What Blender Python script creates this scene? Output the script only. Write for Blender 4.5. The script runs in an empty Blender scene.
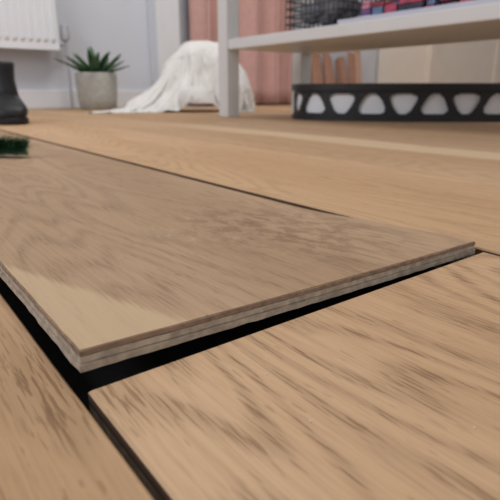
import bpy, bmesh, math, random
from mathutils import Vector, Matrix, noise
random.seed(7)
scene = bpy.context.scene

# ------------------------------------------------------------------ helpers
def lin(c):
    out = []
    for v in c[:3]:
        v = v / 255.0
        out.append(v / 12.92 if v <= 0.04045 else ((v + 0.055) / 1.055) ** 2.4)
    return (out[0], out[1], out[2], 1.0)

def new_mat(name):
    m = bpy.data.materials.new(name)
    m.use_nodes = True
    nt = m.node_tree
    return m, nt, nt.nodes["Principled BSDF"]

def simple(name, rgb, rough=0.6, var=0.08, scale=20.0, bump=0.0, metallic=0.0, spec=0.5, sheen=0.0, trans=0.0):
    m, nt, b = new_mat(name)
    tc = nt.nodes.new("ShaderNodeTexCoord")
    n = nt.nodes.new("ShaderNodeTexNoise"); n.inputs["Scale"].default_value = scale
    n.inputs["Detail"].default_value = 4
    nt.links.new(tc.outputs["Object"], n.inputs["Vector"])
    r = nt.nodes.new("ShaderNodeValToRGB")
    c = lin(rgb)
    r.color_ramp.elements[0].position = 0.3
    r.color_ramp.elements[1].position = 0.7
    r.color_ramp.elements[0].color = (c[0]*(1-var), c[1]*(1-var), c[2]*(1-var), 1)
    r.color_ramp.elements[1].color = (min(1, c[0]*(1+var)), min(1, c[1]*(1+var)), min(1, c[2]*(1+var)), 1)
    nt.links.new(n.outputs["Fac"], r.inputs["Fac"])
    nt.links.new(r.outputs["Color"], b.inputs["Base Color"])
    b.inputs["Roughness"].default_value = rough
    b.inputs["Metallic"].default_value = metallic
    b.inputs["Specular IOR Level"].default_value = spec
    if sheen: b.inputs["Sheen Weight"].default_value = sheen
    if trans: b.inputs["Transmission Weight"].default_value = trans
    if bump:
        bp = nt.nodes.new("ShaderNodeBump"); bp.inputs["Strength"].default_value = bump
        bp.inputs["Distance"].default_value = 0.002
        nt.links.new(n.outputs["Fac"], bp.inputs["Height"])
        nt.links.new(bp.outputs["Normal"], b.inputs["Normal"])
    return m

def mk(name, bm, mats, smooth=False, parent=None, recalc=True):
    if recalc:
        bmesh.ops.recalc_face_normals(bm, faces=bm.faces)
    me = bpy.data.meshes.new(name)
    bm.to_mesh(me); bm.free()
    for m in mats: me.materials.append(m)
    if smooth:
        for p in me.polygons: p.use_smooth = True
    o = bpy.data.objects.new(name, me)
    scene.collection.objects.link(o)
    if parent: o.parent = parent
    return o

def empty(name, loc=(0, 0, 0), rotz=0.0):
    e = bpy.data.objects.new(name, None)
    e.empty_display_size = 0.05
    e.location = loc
    e.rotation_euler = (0, 0, rotz)
    scene.collection.objects.link(e)
    return e

def add_box(bm, x0, x1, y0, y1, z0, z1, mi=0, bevel=0.0, seg=2):
    v = [bm.verts.new(p) for p in [(x0,y0,z0),(x1,y0,z0),(x1,y1,z0),(x0,y1,z0),(x0,y0,z1),(x1,y0,z1),(x1,y1,z1),(x0,y1,z1)]]
    fs = [(0,3,2,1),(4,5,6,7),(0,1,5,4),(1,2,6,5),(2,3,7,6),(3,0,4,7)]
    faces = [bm.faces.new([v[i] for i in f]) for f in fs]
    for f in faces: f.material_index = mi
    if bevel > 0:
        es = list({e for f in faces for e in f.edges})
        r = bmesh.ops.bevel(bm, geom=es, offset=bevel, segments=seg, affect='EDGES', profile=0.5)
        for f in r['faces']: f.material_index = mi
    return faces

def loft(bm, rings, closed=True, cap=True, mi=0):
    vr = [[bm.verts.new(p) for p in ring] for ring in rings]
    n = len(vr[0])
    for a, b in zip(vr[:-1], vr[1:]):
        for i in range(n if closed else n-1):
            j = (i+1) % n
            f = bm.faces.new([a[i], a[j], b[j], b[i]]); f.material_index = mi
    if cap and closed:
        f = bm.faces.new(list(reversed(vr[0]))); f.material_index = mi
        f = bm.faces.new(vr[-1]); f.material_index = mi
    return vr

def circ(cx, cy, z, rx, ry=None, n=40):
    ry = rx if ry is None else ry
    return [(cx + rx*math.cos(2*math.pi*i/n), cy + ry*math.sin(2*math.pi*i/n), z) for i in range(n)]

def add_tube(bm, p0, p1, r, n=12, mi=0):
    p0 = Vector(p0); p1 = Vector(p1)
    d = (p1-p0).normalized()
    a = d.orthogonal().normalized(); b = d.cross(a)
    rings = []
    for p in (p0, p1):
        rings.append([tuple(p + a*r*math.cos(2*math.pi*i/n) + b*r*math.sin(2*math.pi*i/n)) for i in range(n)])
    loft(bm, rings, mi=mi)

def sm(t): t = max(0, min(1, t)); return t*t*(3-2*t)

# ------------------------------------------------------------------ white cloth pile (settled with a cloth simulation)
m_cloth = simple("white_cloth", (224, 222, 218), 0.75, 0.04, 12, 0.0, sheen=0.2)
cx, cy = 1.09, 2.02
ang = math.radians(-37.3)
def make_pile():
    tmp = []
    bm = bmesh.new()
    add_box(bm, -1.0, 1.0, -1.0, 1.0, -0.1, 0.0)
    g = mk("tmp_ground", bm, []); tmp.append(g)
    lumps = [((0.17, 0.04, 0.06), (0.13, 0.09, 0.225), 0.6), ((0.28, 0.0, 0.03), (0.07, 0.09, 0.16), 0.75), ((0.05, 0.03, 0.02), (0.07, 0.10, 0.16), 0.75), ((-0.06, -0.01, 0.0), (0.10, 0.11, 0.06), 0.8), ((0.00, -0.11, 0.0), (0.07, 0.05, 0.05), 0.8), ((0.14, -0.11, 0.0), (0.08, 0.05, 0.10), 0.8)]
    for c, s, pw in lumps:
        bm = bmesh.new()
        bmesh.ops.create_uvsphere(bm, u_segments=36, v_segments=24, radius=1.0)
        for v in bm.verts:
            q = Vector([math.copysign(abs(k)**pw, k) for k in v.co])
            v.co = Vector((c[0]+q.x*s[0], c[1]+q.y*s[1], c[2]+q.z*s[2]))
            v.co += 0.024*noise.noise_vector(v.co*15)
        tmp.append(mk("tmp_lump", bm, [], smooth=True))
    for o in tmp:
        o.modifiers.new("c", 'COLLISION')
        o.collision.thickness_outer = 0.006
        o.collision.cloth_friction = 60
    bm = bmesh.new()
    NX, NY = 124, 84
    W, D = 0.60, 0.40
    vs = []
    for j in range(NY+1):
        r = []
        for i in range(NX+1):
            a = -0.22 + W*i/NX; b = -0.19 + D*j/NY
            q = Vector((a*9, b*9, 0))
            z = 0.345 + 0.03*noise.noise(q) + 0.022*noise.noise(q*2.3)
            r.append(bm.verts.new((a, b, z)))
        vs.append(r)
    for j in range(NY):
        for i in range(NX):
            bm.faces.new([vs[j][i], vs[j][i+1], vs[j+1][i+1], vs[j+1][i]])
    c = mk("tmp_cloth", bm, [], smooth=True)
    md = c.modifiers.new("cloth", 'CLOTH')
    st = md.settings
    st.quality = 5; st.mass = 0.15
    st.tension_stiffness = 12; st.compression_stiffness = 12; st.shear_stiffness = 5; st.bending_stiffness = 0.12
    st.air_damping = 1.5
    st.shrink_min = -0.45
    md.collision_settings.distance_min = 0.004
    md.collision_settings.collision_quality = 2
    md.collision_settings.use_self_collision = False
    last = 30
    md.point_cache.frame_start = 1; md.point_cache.frame_end = last
    for f in range(1, last+1):
        scene.frame_set(f)
    dg = bpy.context.evaluated_depsgraph_get()
    ev = c.evaluated_get(dg)
    me = bpy.data.meshes.new_from_object(ev)
    for o in tmp + [c]:
        bpy.data.objects.remove(o, do_unlink=True)
    scene.frame_set(1)
    zmin = min(v.co.z for v in me.vertices)
    for v in me.vertices:
        v.co.z -= zmin - 0.001
    me.transform(Matrix.Rotation(ang, 4, 'Z'))
    print("CLOTH", [(round(min(v.co[k] for v in me.vertices), 3), round(max(v.co[k] for v in me.vertices), 3)) for k in range(3)])
    me.name = "white_cloth_pile"
    me.materials.clear(); me.materials.append(m_cloth)
    for p in me.polygons: p.use_smooth = True
    o = bpy.data.objects.new("white_cloth_pile", me)
    scene.collection.objects.link(o)
    s = o.modifiers.new("sub", 'SUBSURF'); s.levels = 1; s.render_levels = 1
    return o
heapo = make_pile()
heapo.location = (cx, cy, 0)

# ------------------------------------------------------------------ wood
def wood(name, base, dark, light, sap=None, rough=0.55):
    m, nt, b = new_mat(name)
    N, L = nt.nodes, nt.links
    def math_(op, a, bb=None, cc=None, clamp=False):
        n = N.new("ShaderNodeMath"); n.operation = op; n.use_clamp = clamp
        for i, v in enumerate((a, bb, cc)):
            if v is None: continue
            if isinstance(v, (int, float)): n.inputs[i].default_value = v
            else: L.new(v, n.inputs[i])
        return n.outputs[0]
    def mix(fac, c1, c2, mode='MIX'):
        n = N.new("ShaderNodeMix"); n.data_type = 'RGBA'; n.blend_type = mode
        if isinstance(fac, (int, float)): n.inputs[0].default_value = fac
        else: L.new(fac, n.inputs[0])
        for i, c in ((6, c1), (7, c2)):
            if isinstance(c, tuple): n.inputs[i].default_value = c
            else: L.new(c, n.inputs[i])
        return n.outputs[2]
    tc = N.new("ShaderNodeTexCoord")
    at = N.new("ShaderNodeAttribute"); at.attribute_name = "rnd"
    sepc = N.new("ShaderNodeSeparateColor"); L.new(at.outputs["Color"], sepc.inputs[0])
    r1, r2, r3 = sepc.outputs[0], sepc.outputs[1], sepc.outputs[2]
    off = N.new("ShaderNodeCombineXYZ")
    L.new(math_('MULTIPLY', r1, 7.0), off.inputs[0]); L.new(math_('MULTIPLY', r2, 9.0), off.inputs[1])
    L.new(math_('MULTIPLY', r1, 3.0), off.inputs[2])
    add = N.new("ShaderNodeVectorMath"); add.operation = 'ADD'
    L.new(tc.outputs["Object"], add.inputs[0]); L.new(off.outputs[0], add.inputs[1])
    P = add.outputs[0]
    def noise_(sx, sy, detail=3, rough_=0.5, dist=0.0):
        mp = N.new("ShaderNodeMapping"); mp.inputs["Scale"].default_value = (sx, sy, 2.0)
        L.new(P, mp.inputs["Vector"])
        n = N.new("ShaderNodeTexNoise"); n.inputs["Scale"].default_value = 1.0
        n.inputs["Detail"].default_value = detail; n.inputs["Roughness"].default_value = rough_
        n.inputs["Distortion"].default_value = dist
        L.new(mp.outputs[0], n.inputs["Vector"]); return n.outputs["Fac"]
    def rng(v, lo, hi, a=0.0, bb=1.0):
        n = N.new("ShaderNodeMapRange"); n.clamp = True
        n.interpolation_type = 'SMOOTHSTEP'
        L.new(v, n.inputs[0]); n.inputs[1].default_value = lo; n.inputs[2].default_value = hi
        n.inputs[3].default_value = a; n.inputs[4].default_value = bb; return n.outputs[0]
    big = noise_(9, 1.6, 2, 0.5, 0.6)
    field = noise_(13, 2.4, 1.5, 0.4, 0.15)
    saw = math_('FRACT', math_('MULTIPLY', field, 23.0))
    ring = rng(math_('ABSOLUTE', math_('SUBTRACT', saw, 0.5)), 0.15, 0.5)
    fiber = noise_(700, 12, 4, 0.6)
    pores = noise_(1300, 70, 2, 0.5)
    pore = rng(pores, 0.50, 0.62)
    fleck = rng(noise_(700, 90, 1, 0.5), 0.68, 0.74)
    col = mix(rng(big, 0.3, 0.7), base, light)
    col = mix(math_('MULTIPLY', rng(fiber, 0.35, 0.7), 0.15), col, dark)
    poremask = math_('MULTIPLY', math_('MULTIPLY', pore, math_('MULTIPLY_ADD', ring, 0.75, 0.14)), r3)
    col = mix(math_('MULTIPLY', math_('MULTIPLY', ring, 0.22), r3), col, dark)
    col = mix(math_('MULTIPLY', poremask, 0.70), col, dark)
    col = mix(math_('MULTIPLY', fleck, 0.3), col, dark)
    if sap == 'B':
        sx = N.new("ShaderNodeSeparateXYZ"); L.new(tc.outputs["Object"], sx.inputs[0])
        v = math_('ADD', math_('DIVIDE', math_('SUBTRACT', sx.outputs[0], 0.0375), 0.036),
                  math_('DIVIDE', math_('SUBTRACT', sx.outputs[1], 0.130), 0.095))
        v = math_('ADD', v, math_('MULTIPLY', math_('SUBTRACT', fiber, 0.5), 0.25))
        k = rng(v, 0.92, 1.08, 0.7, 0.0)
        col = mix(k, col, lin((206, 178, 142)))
        d = N.new("ShaderNodeVectorMath"); d.operation = 'DISTANCE'
        mp = N.new("ShaderNodeMapping"); mp.inputs["Scale"].default_value = (1.0, 0.75, 0)
        L.new(tc.outputs["Object"], mp.inputs["Vector"]); L.new(mp.outputs[0], d.inputs[0])
        d.inputs[1].default_value = (0.19, 0.165, 0)
        blot = noise_(110, 60, 5, 0.7)
        k2 = math_('MULTIPLY', rng(d.outputs["Value"], 0.02, 0.085, 1.0, 0.0), rng(blot, 0.46, 0.58))
        col = mix(math_('MULTIPLY', k2, 0.5), col, lin((116, 82, 56)))
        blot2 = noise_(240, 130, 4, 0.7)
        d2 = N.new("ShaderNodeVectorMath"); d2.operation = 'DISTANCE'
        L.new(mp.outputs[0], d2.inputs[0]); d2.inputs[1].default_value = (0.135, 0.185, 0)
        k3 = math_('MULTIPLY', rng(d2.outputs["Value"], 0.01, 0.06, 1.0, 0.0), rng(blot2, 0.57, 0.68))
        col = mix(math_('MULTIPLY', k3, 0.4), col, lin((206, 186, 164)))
    if sap == 'F':
        sx = N.new("ShaderNodeSeparateXYZ"); L.new(tc.outputs["Object"], sx.inputs[0])
        wob = math_('MULTIPLY_ADD', math_('SUBTRACT', big, 0.5), 0.06, sx.outputs[0])
        k = math_('MULTIPLY', rng(wob, 0.600, 0.625), rng(wob, 0.690, 0.705, 1.0, 0.0))
        k = math_('MULTIPLY', k, rng(sx.outputs[1], 0.7, 1.5, 0.7, 0.0))
        col = mix(k, col, lin((222, 196, 160)))
    hv = N.new("ShaderNodeHueSaturation")
    L.new(math_('MULTIPLY_ADD', r2, 0.18, 0.90), hv.inputs["Value"])
    L.new(math_('MULTIPLY_ADD', r1, 0.14, 0.92), hv.inputs["Saturation"])
    L.new(col, hv.inputs["Color"])
    L.new(hv.outputs[0], b.inputs["Base Color"])
    L.new(math_('MULTIPLY_ADD', fiber, 0.2, rough), b.inputs["Roughness"])
    b.inputs["Specular IOR Level"].default_value = 0.22
    bp = N.new("ShaderNodeBump"); bp.inputs["Strength"].default_value = 0.45; bp.inputs["Distance"].default_value = 0.00025
    hgt = math_('SUBTRACT', math_('MULTIPLY', fiber, 0.5), math_('MULTIPLY', poremask, 0.9))
    L.new(hgt, bp.inputs["Height"]); L.new(bp.outputs[0], b.inputs["Normal"])
    return m

m_floor = wood("oak_floor", lin((192, 156, 119)), lin((110, 78, 51)), lin((204, 170, 134)), sap='F')
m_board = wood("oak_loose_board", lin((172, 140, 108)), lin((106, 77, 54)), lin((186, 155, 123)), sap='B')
m_ply = simple("plywood_core", (180, 165, 146), 0.8, 0.26, 260, 0.6)
m_ply2 = simple("plywood_core_dark", (120, 98, 78), 0.9, 0.2, 260, 0.3)
m_groove = simple("groove_dark", (66, 54, 46), 0.95, 0.2, 100)
m_under = simple("underlay_black", (26, 23, 21), 0.95, 0.3, 90)
m_edge = simple("board_edge_dark", (84, 62, 45), 0.9, 0.2, 80)

# ------------------------------------------------------------------ floor
X0, X1, Y0, Y1 = -1.6, 5.6, -1.0, 2.70
bm = bmesh.new()
lay = bm.loops.layers.float_color.new("rnd")
def plank(x0, x1, y0, y1, rnd=None, th=0.0125):
    rnd = rnd or (random.random(), random.random(), 0.40)
    zs = [(-th, 0.0, 1), (-th*0.72, 0.0, 2), (-th*0.66, 0.0, 1), (-0.0045, 0.0, 4), (-0.0008, 0.0, 0), (0.0, 0.0008, 0)]
    rings = [[(x0+i, y0+i, z), (x1-i, y0+i, z), (x1-i, y1-i, z), (x0+i, y1-i, z)] for z, i, _ in zs]
    vr = [[bm.verts.new(p) for p in r] for r in rings]
    fs = []
    for k in range(len(vr)-1):
        mi = zs[k][2]
        for i in range(4):
            j = (i+1) % 4
            f = bm.faces.new([vr[k][i], vr[k][j], vr[k+1][j], vr[k+1][i]]); f.material_index = mi; fs.append(f)
    f = bm.faces.new(vr[-1]); f.material_index = 0; fs.append(f)
    f = bm.faces.new(list(reversed(vr[0]))); f.material_index = 2; fs.append(f)
    for f in fs:
        for l in f.loops: l[lay] = (rnd[0], rnd[1], rnd[2], 1)
plank(-0.1835, 0.0348, Y0, 1.75, (0.75, 0.15, 0.95)); plank(-0.1835, 0.0348, 1.7515, Y1)
plank(0.0378, 0.2490, Y0, 0.1248, (0.62, 0.75, 0.95))
plank(0.0378, 0.2520, 2.0315, Y1, (0.2, 0.5, 0.5))
x = 0.2537; k = 0
W = 0.2150
while x < X1:
    x1 = min(x + W, X1)
    cuts = [Y0]
    y = Y0 + random.uniform(0.2, 1.6)
    if k == 0: y = 1.9
    if k == 1: y = 2.2
    while y < Y1 - 0.2:
        cuts.append(y); y += 1.9
    cuts.append(Y1)
    for a, b_ in zip(cuts[:-1], cuts[1:]):
        plank(x, x1, a, b_-0.0008, (0.8, 0.6, 0.45) if k == 0 else None)
    x = x1 + 0.0012; k += 1
x = -0.1847
while x > X0:
    x0 = max(x - W, X0)
    y = Y0 + random.uniform(0.4, 1.8)
    plank(x0, x, Y0, y-0.0008); plank(x0, x, y, Y1)
    x = x0 - 0.0012
add_box(bm, X0, X1, Y0, Y1, -0.06, -0.0145, 3)
# grit and dust specks lying on the boards
m_dust = simple("dust", (214, 208, 198), 0.9, 0.1, 50)
for i in range(26):
    px_, py_ = random.choice([(random.uniform(0.05, 0.23), random.uniform(-0.02, 0.115)), (random.uniform(-0.05, 0.03), random.uniform(0.02, 0.16))])
    r_ = random.uniform(0.00015, 0.00035)
    ret = bmesh.ops.create_icosphere(bm, subdivisions=1, radius=r_, matrix=Matrix.Translation((px_, py_, r_*0.5)) @ Matrix.Diagonal((1.3, 1, 0.6, 1)))
    for v in ret['verts']:
        for f in v.link_faces: f.material_index = 5
floor = mk("floor", bm, [m_floor, m_ply, m_ply2, m_under, m_edge, m_dust])

# ------------------------------------------------------------------ loose board
bm = bmesh.new()
lay = bm.loops.layers.float_color.new("rnd")
bx0, bx1, by0, by1 = 0.0380, 0.2495, 0.1298, 2.0300
def ztop(x, y):
    u = (x-bx0)/(bx1-bx0)
    fl = 1 - sm((y-0.30)/1.0)
    fr = 1 - sm((y-0.125)/0.15)
    near = 1 - sm((y-0.13)/0.25)
    return 0.0101*(1-u)*fl + 0.0044*u*fr - 0.0016*u*(1-fr)*(1-sm((y-1.4)/0.6)) - near*0.0005*math.sin(u*3.1416)
nx, ny = 60, 110
def slab(zt, zb, inset, mi_side, mi_top, rag=0.0):
    xs = [bx0+inset + (bx1-bx0-2*inset)*i/nx for i in range(nx+1)]
    ys = [by0+inset + (by1-by0-2*inset)*(j/ny)**1.8 for j in range(ny+1)]
    def pos(i, j, z):
        x, y = xs[i], ys[j]
        zz = ztop(x, y)+z
        if j == 0: y += rag*noise.noise(Vector((x*160, 3.1, zt*900)))
        if i == 0: x += rag*noise.noise(Vector((y*160, 7.3, zt*900)))
        return (x, y, zz)
    top = [[bm.verts.new(pos(i, j, zt)) for i in range(nx+1)] for j in range(ny+1)]
    bot = [[bm.verts.new(pos(i, j, zb)) for i in range(nx+1)] for j in range(ny+1)]
    fs = []
    for j in range(ny):
        for i in range(nx):
            f = bm.faces.new([top[j][i], top[j][i+1], top[j+1][i+1], top[j+1][i]]); f.material_index = mi_top; fs.append(f)
            f = bm.faces.new([bot[j][i], bot[j+1][i], bot[j+1][i+1], bot[j][i+1]]); f.material_index = mi_side; fs.append(f)
    def side(a, b):
        for i in range(len(a)-1):
            f = bm.faces.new([a[i], a[i+1], b[i+1], b[i]]); f.material_index = mi_side; fs.append(f)
    side(bot[0], top[0]); side(bot[-1], top[-1])
    side([r[0] for r in bot], [r[0] for r in top]); side([r[-1] for r in bot], [r[-1] for r in top])
    for f in fs:
        for l in f.loops: l[lay] = (0.45, 0.4, 0.55, 1)
slab(0.0, -0.0004, 0.0005, 0, 0, 0.0003)
slab(-0.00035, -0.0019, 0.0, 3, 3, 0.0005)
slab(-0.0018, -0.0023, 0.0012, 2, 2, 0.0003)
slab(-0.0022, -0.0043, 0.0002, 1, 1, 0.0005)
slab(-0.0042, -0.0046, 0.0007, 2, 2, 0.0004)
slab(-0.0045, -0.0067, -0.0005, 1, 1, 0.0006)
m_ven = simple("veneer_edge", (142, 118, 98), 0.7, 0.28, 300, 0.6)
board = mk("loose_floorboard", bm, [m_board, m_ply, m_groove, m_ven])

# ------------------------------------------------------------------ walls
m_wall = simple("painted_wall", (206, 209, 217), 0.9, 0.02, 6, 0.05)
m_trim = simple("white_trim", (222, 224, 228), 0.5, 0.02, 10)
def box_obj(name, b, mat, bevel=0.0, parent=None):
    bm = bmesh.new(); add_box(bm, *b, 0, bevel); return mk(name, bm, [mat], parent=parent)
box_obj("wall_back", (X0-0.1, X1+0.1, Y1, Y1+0.1, -0.06, 2.4), m_wall)
box_obj("wall_left", (X0-0.1, X0, Y0, Y1, -0.06, 2.4), m_wall)
box_obj("wall_right", (X1, X1+0.1, Y0, Y1, -0.06, 2.4), m_wall)
box_obj("ceiling", (X0-0.1, X1+0.1, Y0, Y1+0.1, 2.4, 2.5), m_wall)
box_obj("trim_1", (1.36, 1.50, 2.60, 2.70, 0.0, 2.4), m_trim, 0.004)
box_obj("baseboard_back", (X0, 1.36, 2.684, 2.70, 0.0, 0.09), m_trim, 0.004)

# ------------------------------------------------------------------ radiator
m_rad = simple("radiator_enamel", (236, 238, 242), 0.35, 0.01, 5)
rad = empty("radiator", (0.25, 2.62, 0.27))
bm = bmesh.new()
hw, H = 0.58, 0.60
pts = []
nr = 34
for i in range(nr):
    xa = -hw + 2*hw*i/nr; w = 2*hw/nr
    for t, d in ((0.0, 0.0), (0.18, -0.010), (0.55, -0.010), (0.73, 0.0)):
        pts.append((xa + w*t, d))
pts.append((hw, 0.0))
zs = [0.0, 0.03, 0.045, H-0.045, H-0.03, H]
sc = [0.0, 0.0, 1.0, 1.0, 0.0, 0.0]
vr = [[bm.verts.new((px, -0.03 + d*s, z)) for px, d in pts] for z, s in zip(zs, sc)]
for a, b_ in zip(vr[:-1], vr[1:]):
    for i in range(len(pts)-1): bm.faces.new([a[i], a[i+1], b_[i+1], b_[i]])
o = mk("front_panel", bm, [m_rad], parent=rad)
sd = o.modifiers.new("s", 'SOLIDIFY'); sd.thickness = 0.003
box_obj("rear_panel", (-hw, hw, 0.015, 0.025, 0.0, H), m_rad, 0.002, rad)
bm = bmesh.new()
for i in range(60):
    xx = -hw + 0.012 + i*(2*hw-0.024)/59
    add_box(bm, xx-0.002, xx+0.002, -0.027, 0.015, 0.012, H-0.012)
mk("convector_fins", bm, [m_rad], parent=rad)
bm = bmesh.new()
add_box(bm, -hw-0.004, -hw+0.001, -0.032, 0.028, 0.0, H)
add_box(bm, hw-0.001, hw+0.004, -0.032, 0.028, 0.0, H)
mk("end_caps", bm, [m_rad], parent=rad)
bm = bmesh.new()
for xx in (-0.4, 0.4): add_box(bm, xx-0.02, xx+0.02, 0.024, 0.079, 0.06, H-0.06)
mk("wall_brackets", bm, [m_rad], parent=rad)
bm = bmesh.new()
add_tube(bm, (hw, 0, 0.03), (hw+0.045, 0, 0.03), 0.009)
add_tube(bm, (hw+0.045, 0, 0.05), (hw+0.045, 0, -0.27), 0.008)
loft(bm, [circ(hw+0.045, 0, z, r, n=20) for z, r in ((0.045, 0.012), (0.05, 0.02), (0.07, 0.022), (0.115, 0.019), (0.12, 0.014))])
mk("thermostatic_valve", bm, [simple("valve_plastic", (180, 180, 186), 0.4, 0.03)], parent=rad)

# ------------------------------------------------------------------ potted plant
m_pot = simple("stoneware_pot", (172, 170, 162), 0.8, 0.12, 45, 0.3)
m_leaf = simple("agave_leaf", (44, 84, 46), 0.45, 0.3, 14)
m_soil = simple("soil", (52, 38, 28), 1.0, 0.4, 120, 1.0)
pl = empty("potted_succulent", (0.935, 2.42, 0.0))
bm = bmesh.new()
prof = [(0.0, 0.074), (0.006, 0.083), (0.05, 0.090), (0.11, 0.094), (0.158, 0.095), (0.166, 0.093), (0.166, 0.085), (0.150, 0.083), (0.14, 0.082)]
loft(bm, [circ(0, 0, z, r) for z, r in prof])
mk("pot", bm, [m_pot], smooth=True, parent=pl)
bm = bmesh.new()
loft(bm, [circ(0, 0, 0.139, 0.082), circ(0, 0, 0.148, 0.078), circ(0, 0, 0.152, 0.04)])
mk("soil", bm, [m_soil], smooth=True, parent=pl)
bm = bmesh.new()
def leaf(base, az, elev, length, width, curl):
    d = Vector((math.cos(az), math.sin(az), 0)); up = Vector((0, 0, 1)); side = Vector((-math.sin(az), math.cos(az), 0))
    rings = []; p = Vector(base); e = elev; n = 12
    for i in range(n+1):
        t = i/n
        w = width*(0.55+1.2*t)*(1-t)**0.75*1.15 + 0.0008
        th = 0.010*(1-t)+0.001
        dr = d*math.cos(e)+up*math.sin(e); nn = -d*math.sin(e)+up*math.cos(e)
        ring = []
        for a in range(8):
            an = 2*math.pi*a/8
            s, c_ = math.cos(an), math.sin(an)
            ring.append(tuple(p + side*w*s + nn*(th*c_*0.5 + abs(s)**2*w*0.35)))
        rings.append(ring)
        p = p + dr*length/n; e += curl/n
    loft(bm, rings)
for i in range(9):
    leaf((0.012*math.cos(i*0.7), 0.012*math.sin(i*0.7), 0.148), i*0.7+0.2+random.uniform(-.1,.1), random.uniform(0.28, 0.5), random.uniform(0.15, 0.19), 0.023, random.uniform(-.1, .35))
for i in range(7):
    leaf((0.006*math.cos(i), 0.006*math.sin(i), 0.150), i*0.9+0.5, random.uniform(0.7, 1.0), random.uniform(0.13, 0.16), 0.021, random.uniform(-.3, .2))
for i in range(4):
    leaf((0, 0, 0.151), i*1.57+0.3, 1.25, random.uniform(0.10, 0.13), 0.017, 0.1)
mk("leaves", bm, [m_leaf], smooth=True, parent=pl)

# ------------------------------------------------------------------ curtain
m_cur = simple("pink_curtain_fabric", (200, 158, 150), 0.85, 0.06, 30, 0.1, sheen=0.3)
cur = empty("pink_curtain", (0, 0, 0))
bm = bmesh.new()
n = 260; rows = []
for z in [0.012, 0.1, 0.2, 0.35, 0.6, 1.0, 1.5, 2.0]:
    r = []
    for i in range(n+1):
        t = i/n
        xx = 1.56 + 0.86*t
        ph = t*2*math.pi*6 + 1.8*math.sin(t*7+z*0.8)
        amp = 0.055*(0.7+0.3*math.sin(t*11+1))*(1.0 if z < 1 else 0.8)
        r.append((xx + 0.02*math.sin(ph*2), 2.56 + amp*math.sin(ph) + 0.01*math.sin(z*5+t*9), z))
    rows.append(r)
loft(bm, rows, closed=False)
o = mk("drape", bm, [m_cur], smooth=True, parent=cur)
sd = o.modifiers.new("s", 'SOLIDIFY'); sd.thickness = 0.003
bm = bmesh.new()
add_tube(bm, (1.52, 2.56, 2.01), (2.60, 2.56, 2.01), 0.012)
add_tube(bm, (1.53, 2.56, 2.01), (1.53, 2.70, 2.01), 0.008)
add_tube(bm, (2.55, 2.56, 2.01), (2.55, 2.70, 2.01), 0.008)
mk("rod", bm, [simple("rod_metal", (120, 120, 120), 0.3, 0.05, metallic=0.9)], smooth=True, parent=cur)

# ------------------------------------------------------------------ leaning offcuts
off = empty("leaning_wood_offcuts", (0, 0, 0))
for i in range(8):
    bm = bmesh.new()
    wv = random.uniform(0.045, 0.07)
    add_box(bm, -wv/2, wv/2, -0.010, 0.010, 0, random.uniform(0.28, 0.40), 0, 0.002)
    o = mk("offcut_%d" % (i+1), bm, [simple("pine_offcut_%d" % i, random.choice([(192, 154, 132), (168, 126, 104), (200, 168, 148), (146, 110, 90)]), 0.7, 0.15, 18)], parent=off)
    o.location = (2.48+i*0.062, 2.52, 0.012); o.rotation_euler = (math.radians(-17), math.radians(random.uniform(2, 14)), random.uniform(-.1, .1))

# ------------------------------------------------------------------ cream cabinet at the back
m_cream = simple("cream_lacquer", (232, 220, 204), 0.5, 0.03, 8)
cab = empty("cream_cabinet", (0, 0, 0))
bm = bmesh.new()
add_box(bm, 3.30, 5.30, 2.26, 2.69, 0.04, 0.80, 0, 0.004)
add_box(bm, 3.34, 5.26, 2.28, 2.67, 0.0, 0.04, 0)
add_box(bm, 3.28, 5.32, 2.24, 2.695, 0.80, 0.825, 0, 0.004)
mk("carcass", bm, [m_cream], parent=cab)
for i in range(2):
    xa = 3.315 + i*0.985
    bm = bmesh.new()
    wd = 0.97
    fw = 0.07
    add_box(bm, xa, xa+wd, 2.244, 2.262, 0.055, 0.79, 0, 0.002)
    for b_ in ((xa, xa+fw, 0.055, 0.79), (xa+wd-fw, xa+wd, 0.055, 0.79), (xa+fw, xa+wd-fw, 0.055, 0.055+fw), (xa+fw, xa+wd-fw, 0.79-fw, 0.79)):
        add_box(bm, b_[0], b_[1], 2.232, 2.245, b_[2], b_[3], 0, 0.002)
    mk("cabinet_door_%d" % (i+1), bm, [m_cream], parent=cab)

# ------------------------------------------------------------------ white shelf unit
m_white = simple("white_lacquer_shelf", (222, 221, 219), 0.35, 0.02, 8)
sh = empty("white_shelving_unit", (0, 0, 0))
sx0, sx1, sy0, sy1 = 0.972, 1.345, -0.20, 1.446
bm = bmesh.new()
for (xx, yy) in ((sx0, sy1-0.05), (sx1-0.05, sy1-0.05), (sx0, sy0), (sx1-0.05, sy0)):
    add_box(bm, xx, xx+0.05, yy, yy+0.05, 0.0, 1.2, 0, 0.004)
mk("posts", bm, [m_white], parent=sh)
for i, z in enumerate((0.208, 0.70, 1.17)):
    bm = bmesh.new()
    add_box(bm, sx0+0.004, sx1-0.004, sy0+0.051, sy1-0.051, z, z+0.030, 0, 0.003)
    mk("shelf_%d" % (i+1), bm, [m_white], parent=sh)

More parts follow.
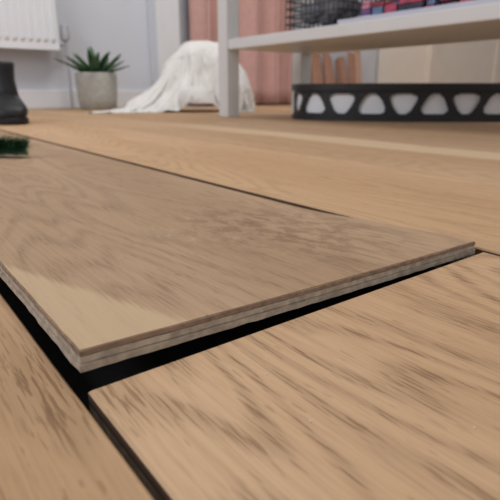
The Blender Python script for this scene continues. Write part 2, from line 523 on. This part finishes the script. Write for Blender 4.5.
# things on the lower shelf
zt = 0.2385
m_bk = simple("dark_wire", (70, 70, 76), 0.5, 0.2, 60)
bk = empty("wire_basket", (1.12, 1.07, zt), 0)
bm = bmesh.new()
a, b_, hh = 0.10, 0.10, 0.16
for k in range(9):
    z = 0.003 + hh*k/8
    for p, q in (((-a,-b_),(a,-b_)),((a,-b_),(a,b_)),((a,b_),(-a,b_)),((-a,b_),(-a,-b_))):
        add_tube(bm, (p[0],p[1],z), (q[0],q[1],z), 0.0022, 6)
for k in range(13):
    y = -b_ + 2*b_*k/12
    for s in (-a, a): add_tube(bm, (s, y, 0.002), (s, y, hh), 0.0018, 6)
for k in range(12):
    xx = -a + 2*a*k/11
    for s in (-b_, b_): add_tube(bm, (xx, s, 0.002), (xx, s, hh), 0.0018, 6)
add_box(bm, -a, a, -b_, b_, 0.0005, 0.003)
mk("wires", bm, [m_bk], parent=bk)
bm = bmesh.new()
for k in range(14):
    c0 = Vector((random.uniform(-.06, .06), random.uniform(-.06, .06), random.uniform(0.035, 0.11)))
    r = random.uniform(0.025, 0.035)
    bmesh.ops.create_icosphere(bm, subdivisions=2, radius=r, matrix=Matrix.Translation(c0) @ Matrix.Diagonal((1, 1.1, 0.8, 1)))
mk("contents", bm, [simple("grey_yarn", (140, 142, 148), 0.9, 0.4, 80, 1.0)], smooth=True, parent=bk)

m_clear = simple("translucent_tray", (206, 204, 214), 0.3, 0.01, 5)
cb = empty("craft_packet_tray", (1.12, 0.74, zt), 0)
bm = bmesh.new()
w, d, hh = 0.11, 0.22, 0.014
add_box(bm, -w, w, -d, d, 0.0005, 0.004, 0)
add_box(bm, -w, -w+0.002, -d, d, 0.004, hh, 0)
add_box(bm, w-0.002, w, -d, d, 0.004, hh, 0)
add_box(bm, -w+0.002, w-0.002, -d, -d+0.002, 0.004, hh, 0)
add_box(bm, -w+0.002, w-0.002, d-0.002, d, 0.004, hh, 0)
mk("tray", bm, [m_clear], parent=cb)
bm = bmesh.new()
cols = [(116, 84, 140), (180, 76, 100), (70, 84, 134), (206, 200, 206), (64, 62, 70), (156, 60, 76), (106, 132, 166), (200, 130, 152)]
cm = [simple("packet_%d" % i, c, 0.4, 0.35, 60) for i, c in enumerate(cols)]
for rowx in (-0.1, -0.03, 0.04):
    y = -d+0.012
    while y < d-0.085:
        t = random.uniform(0.03, 0.075)
        z0 = 0.0045; top = random.uniform(0.025, 0.06) + (rowx+0.1)*0.5
        while z0 < top:
            hh_ = random.uniform(0.008, 0.02)
            add_box(bm, rowx+random.uniform(0, 0.01), rowx+0.058, y+random.uniform(0, .006), y+t-0.003-random.uniform(0, .006), z0, z0+hh_-0.0006, random.randrange(8), 0.002)
            z0 += hh_
        y += t
mk("packets", bm, cm, parent=cb)

# ------------------------------------------------------------------ black lattice tray under shelf
m_blk = simple("black_plastic", (28, 28, 31), 0.5, 0.2, 30)
m_lin = simple("pale_liner", (232, 234, 238), 0.7, 0.03, 20)
tr = empty("black_lattice_tray", (0, 0, 0))
def cam2w(R, F):
    return (R*0.7951 + F*0.6065, -R*0.6065 + F*0.7951)
tc_ = cam2w(0.640, 1.645)
tr.location = (tc_[0], tc_[1], 0); tr.rotation_euler = (0, 0, math.radians(-37.34))
HA, HB, HT = 0.50, 0.21, 0.103
def se(t, inset=0.0):
    p = 2/2.5
    c_, s = math.cos(t), math.sin(t)
    return ((HA-inset)*math.copysign(abs(c_)**p, c_), (HB-inset)*math.copysign(abs(s)**p, s))
M = 720
raw = [se(2*math.pi*i/M) for i in range(M)]
cum = [0]
for i in range(M):
    q = raw[(i+1) % M]; cum.append(cum[-1] + math.hypot(q[0]-raw[i][0], q[1]-raw[i][1]))
tot = cum[-1]
def at_s(s):
    s = s % tot
    lo, hi = 0, M
    while hi-lo > 1:
        mid = (lo+hi)//2
        if cum[mid] <= s: lo = mid
        else: hi = mid
    f = (s-cum[lo])/(cum[lo+1]-cum[lo]); p, q = raw[lo], raw[(lo+1) % M]
    return Vector((p[0]+(q[0]-p[0])*f, p[1]+(q[1]-p[1])*f))
def frame_at(s):
    p = at_s(s); t = (at_s(s+0.002)-at_s(s-0.002)).normalized()
    return p, t, Vector((-t.y, t.x))
def band(bm, z0, z1, o0, o1, mi=0, nseg=240):
    rings = []
    for i in range(nseg):
        p, t, nrm = frame_at(tot*i/nseg)
        a = p + nrm*o0; b = p + nrm*o1
        rings.append([(a.x, a.y, z0), (b.x, b.y, z0), (b.x, b.y, z1), (a.x, a.y, z1)])
    vr = [[bm.verts.new(q) for q in r] for r in rings]
    for i in range(nseg):
        A, B = vr[i], vr[(i+1) % nseg]
        for k in range(4):
            f = bm.faces.new([A[k], A[(k+1) % 4], B[(k+1) % 4], B[k]]); f.material_index = mi
NH = 28
pitch = tot/NH
zc, zh = 0.048, 0.028
def in_hole(s, z):
    i = math.floor(s/pitch); u = s - (i+0.5)*pitch
    v = (z-zc)/zh
    if abs(v) > 1: return False
    sgn = 1 if i % 2 == 0 else -1
    wv = pitch*(0.37 + 0.16*v*sgn)
    return (abs(u)/wv)**2.8 + abs(v)**3.2 < 1
NS, NZ = 1100, 34
bm = bmesh.new()
cols_ = []
for i in range(NS):
    p, t, nrm = frame_at(tot*i/NS)
    cols_.append(p + nrm*0.002)
grid = {}
def gv(i, k):
    i %= NS
    if (i, k) not in grid: grid[(i, k)] = bm.verts.new((cols_[i].x, cols_[i].y, 0.001 + 0.098*k/NZ))
    return grid[(i, k)]
for i in range(NS):
    for k in range(NZ):
        if not in_hole(tot*(i+0.5)/NS, 0.001+0.098*(k+0.5)/NZ):
            bm.faces.new([gv(i, k), gv(i+1, k), gv(i+1, k+1), gv(i, k+1)])
o = mk("perforated_wall", bm, [m_blk], parent=tr)
sd = o.modifiers.new("s", 'SOLIDIFY'); sd.thickness = 0.005; sd.offset = 0
bm = bmesh.new()
band(bm, 0.0, 0.012, -0.006, 0.007)
band(bm, 0.084, HT, -0.008, 0.009)
mk("rims", bm, [m_blk], parent=tr)
bm = bmesh.new()
band(bm, 0.004, 0.083, 0.009, 0.011)
mk("inner_liner", bm, [m_lin], parent=tr)
bm = bmesh.new()
vs = [bm.verts.new((at_s(tot*i/120).x*0.96, at_s(tot*i/120).y*0.91, 0.088)) for i in range(120)]
f = bm.faces.new(vs)
r = bmesh.ops.extrude_face_region(bm, geom=[f])
bmesh.ops.translate(bm, vec=(0, 0, 0.008), verts=[v for v in r['geom'] if isinstance(v, bmesh.types.BMVert)])
mk("top_mat", bm, [m_blk], parent=tr)

# ------------------------------------------------------------------ black boot
m_boot = simple("black_boot_leather", (16, 17, 20), 0.55, 0.3, 30, 0.3)
m_sole = simple("boot_sole_rubber", (26, 26, 28), 0.8, 0.1, 60)
bl = cam2w(-0.672, 1.44)
bt = empty("black_boot", (bl[0], bl[1], 0), math.radians(-37.34 - 62))
bm = bmesh.new()
prof = [(-0.055, .004, 0.026, .060), (-0.050, .004, .036, .080), (-0.02, .004, .040, .080), (0.03, .004, .038, .076), (0.075, .004, .040, .066), (0.115, .004, .042, .056), (0.145, .004, .036, .046), (0.160, .004, .022, .034)]
rings = []
for x_, zb, wy, zt_ in prof:
    r = []
    for i in range(24):
        an = 2*math.pi*i/24
        cy_, sz = math.cos(an), math.sin(an)
        r.append((x_, wy*math.copysign(abs(cy_)**0.75, cy_), 0.012+(zt_-0.012)*(0.5+0.5*math.copysign(abs(sz)**0.75, sz))))
    rings.append(r)
loft(bm, rings)
loft(bm, [circ(-0.012+0.004*math.sin(z*30), 0, z, rx, ry, 28) for z, rx, ry in ((0.05, .042, .037), (0.085, .037, .032), (0.11, .034, .029), (0.135, .036, .031), (0.152, .038, .033), (0.158, .036, .031), (0.152, .031, .026), (0.11, .028, .023))])
mk("upper", bm, [m_boot], smooth=True, parent=bt)
bm = bmesh.new()
def sole_out(z, g):
    pts = []
    for i in range(40):
        an = 2*math.pi*i/40
        xx = 0.053 + (0.112+g)*math.copysign(abs(math.cos(an))**0.8, math.cos(an))
        pts.append((xx, (0.043+g)*math.copysign(abs(math.sin(an))**0.8, math.sin(an))*(1-0.1*math.cos((xx-0.03)*20)*0.5), z))
    return pts
loft(bm, [sole_out(0.0, -0.001), sole_out(0.003, 0.002), sole_out(0.014, 0.002), sole_out(0.017, -0.002)])
mk("sole", bm, [m_sole], smooth=False, parent=bt)
bm = bmesh.new()
for i in range(5):
    x_ = 0.035+i*0.016; z_ = 0.076-i*0.0045
    add_tube(bm, (x_, -0.018, z_-0.004), (x_+0.006, 0.018, z_-0.002), 0.0022, 8)
mk("laces", bm, [m_sole], smooth=True, parent=bt)

# ------------------------------------------------------------------ artificial green sprig
m_grn = simple("green_needles", (56, 92, 64), 0.8, 0.35, 60, spec=0.1)
gp = cam2w(-0.307, 0.628)
sp = empty("green_pine_sprig", (gp[0], gp[1], 0.0), math.radians(-37))
bm = bmesh.new()
zlow = 0.0045
for i in range(3400):
    x_ = random.uniform(-0.08, 0.028)
    an = random.uniform(0, 2*math.pi)
    ln = random.uniform(0.013, 0.023)*(1 - max(0, x_-0.014)*14)
    p0 = Vector((x_, 0, zlow+0.010))
    dr = Vector((0.45, math.cos(an)*1.2, math.sin(an)*0.85)).normalized()
    p1 = p0 + dr*ln
    p1.z = max(zlow+0.0003, p1.z)
    s = Vector((-dr.y, dr.x, 0.3)).normalized()*0.0009
    v = [bm.verts.new(p0-s), bm.verts.new(p0+s), bm.verts.new(p1)]
    bm.faces.new(v)
add_tube(bm, (-0.085, 0, zlow+0.010), (0.028, 0, zlow+0.010), 0.005, 10)
mk("needles", bm, [m_grn], parent=sp, recalc=False)

# ------------------------------------------------------------------ lights
def area(name, loc, rot, size, size_y, power, col):
    l = bpy.data.lights.new(name, 'AREA'); l.shape = 'RECTANGLE'; l.size = size; l.size_y = size_y
    l.energy = power; l.color = col
    o = bpy.data.objects.new(name, l); o.location = loc; o.rotation_euler = rot
    scene.collection.objects.link(o); return o
area("ceiling_light", (1.2, 1.2, 2.37), (0, 0, 0), 0.9, 0.9, 33, (1.0, 0.965, 0.91))
area("left_cool_fill", (-1.5, 0.9, 1.4), (0, math.radians(-90), 0), 1.2, 1.4, 27, (0.88, 0.93, 1.0))  # added cool fill lamp at the left wall, there is no window
w = bpy.data.worlds.new("world"); scene.world = w; w.use_nodes = True
w.node_tree.nodes["Background"].inputs[0].default_value = (0.95, 0.96, 1.0, 1)
w.node_tree.nodes["Background"].inputs[1].default_value = 0.60

# ------------------------------------------------------------------ camera
cd = bpy.data.cameras.new("camera")
cd.sensor_width = 36; cd.lens = 36.0; cd.clip_start = 0.005; cd.clip_end = 50
cam = bpy.data.objects.new("camera", cd)
cam.location = (0, 0, 0.08)
cam.rotation_euler = (math.radians(90-17.54), 0, math.radians(-37.34))
scene.collection.objects.link(cam)
cd.dof.use_dof = True; cd.dof.focus_distance = 0.20; cd.dof.aperture_fstop = 22.0
scene.camera = cam
scene.view_settings.view_transform = 'Standard'
